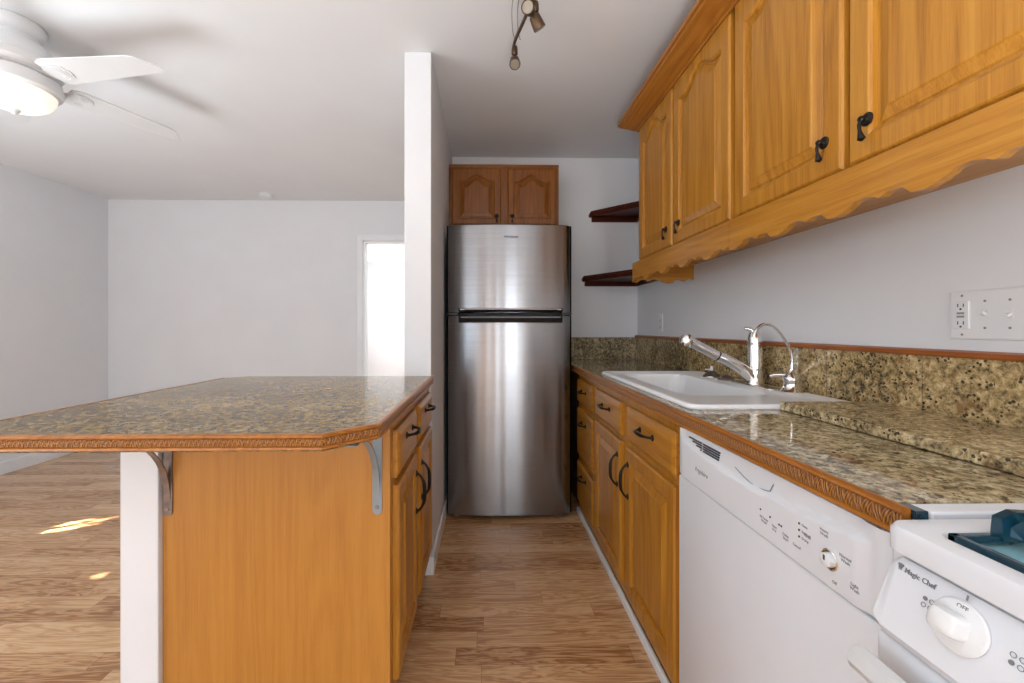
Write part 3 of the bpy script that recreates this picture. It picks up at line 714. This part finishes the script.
def finger(p0, p1, prof):
    p0, p1 = Vector(p0), Vector(p1); d = (p1 - p0); n_ = Vector((-d.y, d.x, 0)).normalized() * .007; bm = BM()
    zb = .8985
    ls = []
    for t_, lo, hi in prof:
        c_ = p0 + d * t_; ls.append([c_ - n_ + Vector((0, 0, zb + lo)), c_ + n_ + Vector((0, 0, zb + lo)), c_ + n_ * .7 + Vector((0, 0, zb + hi)), c_ - n_ * .7 + Vector((0, 0, zb + hi))])
    loops(bm, ls, True, True); return obj('finger', bm, M['teal'], gt)
P1 = [(0, 0, .010), (.0, .010, .020), (.12, .010, .034), (.45, .012, .036), (.62, .008, .026), (1.0, .010, .026)]
finger((.598, b1 - .006, 0), (.740, b1 - .006, 0), [(0, .004, .030), (.12, .006, .037), (.5, .008, .034), (1, .004, .022)])
for p0, p1 in (((.612, b1 - .010, 0), (.640, cy_ + .035, 0)), ((a1 - .004, cy_, 0), (cx_ + .035, cy_, 0)), ((cx_, b0 + .004, 0), (cx_, cy_ - .035, 0)), ((a0 + .004, cy_ - .01, 0), (cx_ - .035, cy_ - .01, 0))): finger(p0, p1, P1)
# tilted control panel
bm = BM(); ct0, cb0 = .512, .486
def cpn(y, e=0): return [Vector((ct0 + .004, y, .866 - e)), Vector((ct0 - .002, y, .860 - e)), Vector((cb0 + .001, y, .784 + e)), Vector((cb0 + .006, y, .774 + e)), Vector((.519, y, .774 + e)), Vector((.519, y, .866 - e))]
loops(bm, [cpn(RY1 - .011, .010), cpn(RY1 - .014, .004), cpn(RY1 - .021, 0), cpn(RY0 + .014, 0), cpn(RY0 + .002, .006)], True, True)
cp = obj('control_panel', bm, M['white_app'], rg, smooth='auto')
nv = Vector((-1, 0, (ct0 - cb0 - .003) / -.076 * -1)).normalized()
nv = Vector((-.076, 0, .0)) + Vector((0, 0, 0.023)); nv.normalize(); uv = Vector((0, -1, 0)); vv_ = nv.cross(uv).normalized()
if vv_.z < 0: vv_ = -vv_
class Fr2(Fr):
    def __init__(s, o, u, v, n): s.o, s.u, s.v, s.n = Vector(o), Vector(u), Vector(v), Vector(n)
f2 = Fr2((.4985, .531, .822), uv, vv_, nv)
def knob(u, v, first):
    bm = BM(); c_ = f2(u, v, .0005)
    lathe(bm, c_, [(.0265, 0), (.0272, .0025), (.0255, .0045), (.018, .0055)], 40, nv); k = obj('knob', bm, M['white_pl'], cp, smooth='auto')
    bm = BM(); L = []
    for ins, h in ((0, .005), (0, .007), (.0006, .018), (.0015, .021), (.004, .0225)):
        pts = []
        for q in rrect(-.0145 + ins, .0145 - ins, -.0125 + ins, .0125 - ins, 0, .007 if ins < .004 else .004, 5):
            pts.append(f2(u - .002 + q.x, v + q.y, h))
        L.append(pts)
    loops(bm, L, True, True); obj('grip', bm, M['white_pl'], k, smooth='auto')
    bm = BM(); text_bm(bm, 'OFF', f2, u + .001, v + .0205, .0054, .0062, .0004, bold=.0001); box_ = [f2(u - .0008, v + .0285, .0015), f2(u + .0008, v + .0285, .0015), f2(u + .0008, v + .034, .0015), f2(u - .0008, v + .034, .0015)]
    prism(bm, box_, nv * .0006); obj('mark', bm, M['inkl'], k)
    bm = BM()
    for du, dv, s_ in ((.0205, -.002, .0032), (.0215, -.0070, .0024)):
        lathe(bm, f2(u + du, v + dv, .0045), [(s_, 0), (s_ * .8, .0005)], 8, nv)
    obj('flame_mark', bm, M['ink'], k)
KU = .0985
knob(KU, .012, True)
for du in (.16, .37, .52, .64): knob(KU + du, .012, False)
bm = BM(); text_bm(bm, 'Magic Chef', f2, .0335, .0355, .0004, .0084, .0006, 'LEFT', bold=.0001, xs=.92)
# little toque emblem
hat = [(0, 0), (.006, 0), (.0065, .004), (.0085, .006), (.0075, .009), (.0045, .0085), (.003, .0098), (.0015, .0085), (-.0015, .009), (-.0025, .006), (-.0005, .004)]
prism(bm, [f2(.0262 + a * .65, .0345 + b * .65, .0004) for a, b in hat], nv * .0006)
prism(bm, [f2(.0262 + a * .65, .0330 + b * .65, .0004) for a, b in ((.0003, 0), (.0057, 0), (.006, .0014), (0, .0014))], nv * .0006)
obj('brand_mark', bm, M['inkl'], cp)
def ringsym(u, v, r, fill):
    bm = BM()
    if fill: lathe(bm, f2(u, v, .0003), [(r, 0), (r * .95, .0006)], 14, nv)
    else:
        K = 16; pts = [f2(u + r * math.cos(2 * math.pi * k / K), v + r * math.sin(2 * math.pi * k / K), .0006) for k in range(K + 1)]; tube(bm, pts, .00035, 5)
    obj('burner_symbol', bm, M['inkl'], cp)
for bu, bv in ((.0615, .0185), (.142, .0165)):
    for i, (a, b) in enumerate(((0, 0), (.0072, 0), (0, -.0075), (.0072, -.0075))): ringsym(bu + a, bv + b, .0024, i == (0 if bu < .1 else 2))
# oven door and handle
od = obj('oven_door', box(BM(), .497, .519, RY0 + .004, RY1 - .004, .20, .768, .006, 3), M['white_app'], rg, smooth='auto')
bm = BM(); ls = []
for y, e in ((RY1 - .012, .003), (RY1 - .017, 0), (RY0 + .017, 0), (RY0 + .012, .003)):
    ls.append([Vector((x, y, z)) for x, z in ((.452 + e, .730 + e), (.449 + e, .738), (.454 + e, .752 - e), (.466, .756 - e), (.474 - e, .750 - e), (.474 - e, .732 + e), (.466, .727 + e))])
loops(bm, ls, True, True)
for y in (RY1 - .075, RY0 + .075): box(bm, .470, .498, y - .012, y + .012, .734, .748, .002)
obj('handle', bm, M['white_pl'], od, smooth='auto')
obj('window', box(BM(), .4955, .4975, RY0 + .16, RY1 - .16, .38, .60, .0005), M['screen'], od)
obj('drawer', box(BM(), .498, .519, RY0 + .004, RY1 - .004, .055, .192, .005, 3), M['white_app'], rg)
for y in (RY0 + .05, RY1 - .05):
    for x in (.56, 1.08): obj('foot', lathe(BM(), (x, y, 0), [(.018, 0), (.018, .05)], 12), M['gray_pl'], rg)
# teal strip at the gap between counter and range
tag(obj('gap_filler', box(BM(), .5605, .5785, .535, .5610, .885, .9100, .001), M['teal']), 'short teal strip in the gap between granite counter end and range', 'gap strip')

# ------------------------------------------------------------ island
IC = thing('island_cabinet', 'honey maple island cabinet with two drawers and two doors facing the sink', 'cabinet', (-.58, 1.55, 0))
IX, IY0, IY1, IZ = -.268, 1.165, 1.936, .886
obj('end_panel', box(BM(), -.893, IX, IY0, IY0 + .012, .0, IZ, .0008), M['maple'], IC)
bm = BM(); box(bm, -.893, IX - .021, IY0 + .0125, IY1, .10, IZ, .0005); obj('carcass', bm, M['oakZ'], IC)
obj('face_frame', box(BM(), IX - .020, IX, IY0 + .0125, IY1, .10, IZ, .0008), M['oakZ'], IC)
obj('toe_kick', box(BM(), -.34, -.315, IY0 + .013, IY1, 0, .0995), M['toe'], IC)
for y0, y1, hy in ((1.195, 1.505, 1.475), (1.572, 1.908, 1.600)):
    f = LEFT(IX + .0005, y0, .722)
    d = obj('drawer', drawer_front(f, y1 - y0, .135), M['oakY'], IC)
    obj('handle', bail_pull(f, (y1 - y0) / 2, .095, .019, .10), M['iron'], d, smooth='auto')
    f = LEFT(IX + .0005, y0, .145)
    d = obj('door', panel_door(f, y1 - y0, .700 - .145, .02, .055, 0), M['oakZ'], IC)
    obj('handle', bail_pull(f, hy - y0, .57 - .145, .019, .13, True), M['iron'], d, smooth='auto')
# island top: granite with carved nosing
ZI = .9255
it = thing('island_countertop', 'large polished tan granite island top with clipped corner and carved wood edge', 'countertop', (-.72, 1.4, .888))
out = [(-1.10, .889), (-.349, .889), (-.257, .983), (-.257, PY - .003), (-1.10, PY - .003), (-1.178, PY - .06), (-1.178, .967)]
bm = BM(); prism(bm, [Vector((a, b, .8885)) for a, b in out], (0, 0, ZI - .8885)); obj('granite_top', bm, M['gran_i'], it)
def miter(poly, closed):
    n = len(poly); res = []
    for i in range(n):
        def nn(a, b):
            d = Vector((b[0] - a[0], b[1] - a[1])); return Vector((d.y, -d.x)).normalized()
        if closed or 0 < i < n - 1:
            n1 = nn(poly[i - 1], poly[i]); n2 = nn(poly[i], poly[(i + 1) % n]); m_ = (n1 + n2); m_ = m_ / (m_.length_squared / 2)
            res.append((m_.x, m_.y))
        elif i == 0: v_ = nn(poly[0], poly[1]); res.append((v_.x, v_.y))
        else: v_ = nn(poly[-2], poly[-1]); res.append((v_.x, v_.y))
    return res
path = [(-1.178, PY - .06), (-1.178, .967), (-1.10, .889), (-.349, .889), (-.257, .983), (-.257, PY - .003)]
nr = miter(path, False)
bm = BM(); edge_strip(bm, path, ZI + .001, .034, nr)
for f_ in bm.faces:
    if f_.material_index == 1:
        c_ = f_.calc_center_median(); 
        if c_.x > -.30 or c_.x < -1.12: f_.material_index = 2
obj('wood_edge', bm, [M['crown'], M['carX'], M['carY']], it)
# brackets
def bracket(x, mat, label):
    b = thing('shelf_bracket', label, 'bracket', (x, IY0, .63), 'island overhang brackets')
    yf = IY0 - .0008; w = .013
    bm = BM(); K = 8; pl = [(x - w, .8872), (x - w, .645)] + [(x - w * math.cos(math.pi * k / K), .645 - w * math.sin(math.pi * k / K)) for k in range(1, K)] + [(x + w, .645), (x + w, .8872)]
    prism(bm, [Vector((a, yf, z)) for a, z in pl], (0, -.003, 0)); obj('back_plate', bm, mat, b)
    obj('arm', box(BM(), x - w, x + w, .935, yf - .0031, .8842, .8873, .0008), mat, b)
    bm = BM(); pts = []
    for k in range(15):
        a = math.pi / 2 * k / 14; pts.append((.962 + .195 * (1 - math.cos(math.pi / 2 - a)) * 0 + .197 * math.sin(a) if False else .960 + (yf - .004 - .960) * math.sin(a), .680 + (.8835 - .680) * math.cos(a)))
    pts = [(y, z) for y, z in pts]
    ls = []
    for i, (y, z) in enumerate(pts):
        y2, z2 = pts[min(i + 1, 14)]; y1_, z1_ = pts[max(i - 1, 0)]; d = Vector((y2 - y1_, z2 - z1_)).normalized(); n_ = Vector((d.y, -d.x)) * -.002
        hw = .008
        ls.append([Vector((x - hw, y, z)), Vector((x + hw, y, z)), Vector((x + hw, y + n_.x * 1.5, z + n_.y * 1.5)), Vector((x - hw, y + n_.x * 1.5, z + n_.y * 1.5))])
    loops(bm, ls, True, True); obj('brace', bm, mat, b)
    bm = BM(); lathe(bm, (x, yf - .003, .652), [(.0055, 0), (.0055, .0012), (.004, .0026), (.0005, .003)], 12, (0, -1, 0)); obj('screw', bm, M['nickel'], b)
bracket(-.877, M['rust'], 'brownish metal bracket under island top at the white knee wall side')
bracket(-.303, M['zinc'], 'grey metal bracket under island top by the clipped corner')

# ------------------------------------------------------------ outlets and switches
sp = thing('switch_plate', 'wide white four-gang wall plate with outlet and toggle switches, above right backsplash', 'switch plate', (XR, .905, 1.12))
f = RIGHT(XR - .0005, 1.012, 1.122)
bm = BM(); 
L = lambda d, n: [f(d, d, n), f(.212 - d, d, n), f(.212 - d, .117 - d, n), f(d, .117 - d, n)]
loops(bm, [L(0, 0), L(0, .002), L(.002, .0045), L(.005, .0055)], True, True); obj('plate', bm, M['white_pl'], sp)
bm = BM(); u0 = .0125; loops(bm, [[f(a, b, n) for a, b in ((u0 + i, .026 + i), (u0 + .033 - i, .026 + i), (u0 + .033 - i, .092 - i), (u0 + i, .092 - i))] for i, n in ((0, .0055), (0, .008), (.001, .009))], True, True)
oc = obj('outlet_insert', bm, M['white_pl'], sp)
def fbox(f, u0, u1, v0, v1, n0, n1): return prism(BM(), [f(u0, v0, n0), f(u1, v0, n0), f(u1, v1, n0), f(u0, v1, n0)], f.n * (n1 - n0))
for vb in (.078, .036):
    for a in (.0095, .0215): obj('slot', fbox(f, u0 + a, u0 + a + .002, vb, vb + .008, .0088, .0094), M['ink'], oc)
    obj('slot', lathe(BM(), f(u0 + .0165, vb - .005, .0088), [(.0024, 0), (.0024, .0006)], 10, f.n), M['ink'], oc)
for v_ in (.0605, .0525): obj('button', fbox(f, u0 + .009, u0 + .024, v_, v_ + .005, .0088, .0102), M['gray_pl'], oc)
for k, (u, up) in enumerate(((.075, 1), (.121, -1), (.167, 1))):
    bm = fbox(f, u - .005, u + .005, .047, .071, .0054, .0062)
    prism(bm, [f(u - .004, .055, .006), f(u + .004, .055, .006), f(u + .004, .063, .006), f(u - .004, .063, .006)], f.n * .009 + Vector((0, 0, .005 * up))); obj('toggle', bm, M['white_pl'], sp)
for u in (.029, .075, .121, .167):
    for v_ in (.012, .105) if u < .03 else (.028, .090): obj('screw', lathe(BM(), f(u, v_, .0054), [(.0028, 0), (.0028, .0005), (.001, .0009)], 10, f.n), M['nickel'], sp)
ol = thing('wall_outlet', 'small white duplex outlet plate on right wall, near the back corner', 'outlet', (XR, 2.73, 1.118))
f = RIGHT(XR - .0005, 2.766, 1.122)
bm = BM(); L = lambda d, n: [f(d, d, n), f(.072 - d, d, n), f(.072 - d, .117 - d, n), f(d, .117 - d, n)]
loops(bm, [L(0, 0), L(0, .002), L(.002, .0045), L(.005, .0055)], True, True); obj('plate', bm, M['white_pl'], ol)
for vb in (.072, .030):
    for a in (.026, .0435): obj('slot', fbox(f, a, a + .0025, vb, vb + .010, .0053, .006), M['ink'], ol)
    obj('slot', lathe(BM(), f(.036, vb - .004, .0053), [(.003, 0), (.003, .0007)], 10, f.n), M['ink'], ol)

# ------------------------------------------------------------ ceiling fan
FC = (-2.0, 1.8)
fn = thing('ceiling_fan', 'white hugger ceiling fan with lit glass bowl light in the living area', 'ceiling fan', (FC[0], FC[1], HC))
def fl(prof, name, mat, par, n=48): bm = BM(); lathe(bm, (FC[0], FC[1], 0), prof, n); return obj(name, bm, mat, par, smooth='auto')
fl([(.095, HC - .0005), (.098, HC - .006), (.096, HC - .034), (.084, HC - .052), (.076, HC - .058), (.076, HC - .080), (.09, HC - .086)], 'canopy', M['fan_w'], fn)
fl([(.085, HC - .084), (.108, HC - .090), (.128, HC - .120), (.136, HC - .150), (.146, HC - .158), (.150, HC - .190), (.140, HC - .205), (.12, HC - .218)], 'motor_housing', M['fan_w'], fn)
lk = fl([(.125, HC - .216), (.145, HC - .230), (.151, HC - .255), (.147, HC - .275), (.132, HC - .286), (.10, HC - .287)], 'light_ring', M['fan_w'], fn)
fl([(.130, HC - .2865), (.127, HC - .305), (.110, HC - .332), (.080, HC - .352), (.04, HC - .362), (.002, HC - .364)], 'light_bowl', M['bowl'], lk)
fl([(.018, HC - .362), (.020, HC - .369), (.012, HC - .378), (.008, HC - .384), (.001, HC - .387)], 'finial', M['fan_w'], lk, 20)
def blade(ang):
    q = Matrix.Rotation(ang, 4, 'Z'); pt = Matrix.Rotation(R(-9), 4, 'X')
    def W(x, y, z): v_ = pt @ Vector((0, y, z)); v_.x = x; v_ = q @ v_; return v_ + Vector((FC[0], FC[1], HC - .215))
    bm = BM(); outl = [(.165, -.055), (.19, -.068), (.56, -.062), (.595, -.055), (.665, .018), (.655, .028), (.20, .070), (.165, .058)]
    loops(bm, [[W(a, b, z) for a, b in outl] for z in (-.003, .003)], True, True); b = obj('blade', bm, M['fan_w'], fn)
    bm = BM(); outl = [(.10, -.020), (.155, -.014), (.175, -.040), (.215, -.046), (.250, -.030), (.262, 0), (.250, .030), (.215, .046), (.175, .040), (.155, .014), (.10, .020)]
    loops(bm, [[W(a, b, z) for a, b in outl] for z in (-.0075, -.0035)], True, True)
    for r_ in (.018, .027, .036):
        pts = [W(.212 + r_ * math.cos(R(a)), r_ * math.sin(R(a)), -.0082) for a in range(-100, 101, 20)]; tube(bm, pts, .0018, 6)
    obj('blade_iron', bm, M['fan_w'], b)
a0_ = math.atan2(1.737 - FC[1], -1.345 - FC[0])
for k in range(5): blade(a0_ + R(72) * k)

# ------------------------------------------------------------ track light
tl = thing('track_light', 'bronze curved track light with swivelling spot heads on the kitchen ceiling', 'track light', (.16, 1.25, HC))
p = smooth_path([(.115, 1.80, 2.335), (.118, 1.72, 2.335), (.150, 1.58, 2.335), (.170, 1.45, 2.335), (.14, 1.25, 2.335), (.17, 1.05, 2.335)], 6)
bm = BM(); tube(bm, p, .006, 10, flat=1.6); obj('rail', bm, M['bronze'], tl, smooth='auto')
bm = BM(); lathe(bm, (.155, 1.3, HC - .0005), [(.06, 0), (.06, -.012), (.05, -.022), (.012, -.026), (.010, -.10)], 28); obj('ceiling_mount', bm, M['bronze'], tl, smooth='auto')
for y, x in ((1.60, .152), (1.15, .15)):
    bm = BM(); lathe(bm, (x, y, HC - .0005), [(.012, 0), (.012, -.006), (.004, -.010), (.004, -.10)], 14); obj('stem', bm, M['bronze'], tl, smooth='auto')
def head(px, py, d, L=.05):
    d = Vector(d).normalized(); p = Vector((px, py, 2.322))
    bm = BM(); lathe(bm, p + Vector((0, 0, -.028)), [(.011, .03), (.013, .02), (.013, 0), (.009, -.006)], 16)
    tube(bm, [p + Vector((0, 0, -.030)), p + Vector((0, 0, -.047)) + d * .008], [.005, .005], 8)
    h = obj('head', bm, M['bronze'], tl, smooth='auto'); c_ = p + Vector((0, 0, -.056)) + d * .010
    bm = BM(); lathe(bm, c_, [(.010, -.024), (.019, -.018), (.021, 0), (.023, .022), (.0225, .026), (.020, .024)], 24, d); obj('shade', bm, M['bronze'], h, smooth='auto')
    bm = BM(); lathe(bm, c_ + d * .0235, [(.0195, 0), (.0185, .002), (.001, .003)], 24, d); obj('lens', bm, M['lens'], h, smooth='auto')
head(.118, 1.74, (0, -.75, -1)); head(.152, 1.46, (-.35, -1, -.45)); head(.176, 1.50, (.5, .3, -.8)); head(.15, 1.15, (-.3, -.3, -1))
for i, dx in enumerate((0, .022)):
    p = smooth_path([(.118 + dx, 1.72, 2.34), (.106 + dx, 1.68, 2.35), (.098 + dx, 1.60, 2.37), (.10 + dx, 1.50, 2.36), (.11 + dx, 1.38, 2.34)], 6)
    bm = BM(); tube(bm, p, .0016, 6); obj('cable', bm, M['cable'], tl, smooth='auto')

# smoke detector
sd = thing('smoke_detector', 'small round white smoke detector on living room ceiling near back wall', 'smoke detector', (-2.13, 4.05, HC))
bm = BM(); lathe(bm, (-2.13, 4.05, HC - .0005), [(.062, 0), (.062, -.006), (.058, -.010)], 32); obj('base', bm, M['white_pl'], sd, smooth='auto')
bm = BM(); lathe(bm, (-2.13, 4.05, HC - .0105), [(.056, 0), (.056, -.018), (.046, -.027), (.016, -.029), (.014, -.026), (.001, -.026)], 32); obj('cover', bm, M['white_pl'], sd, smooth='auto')
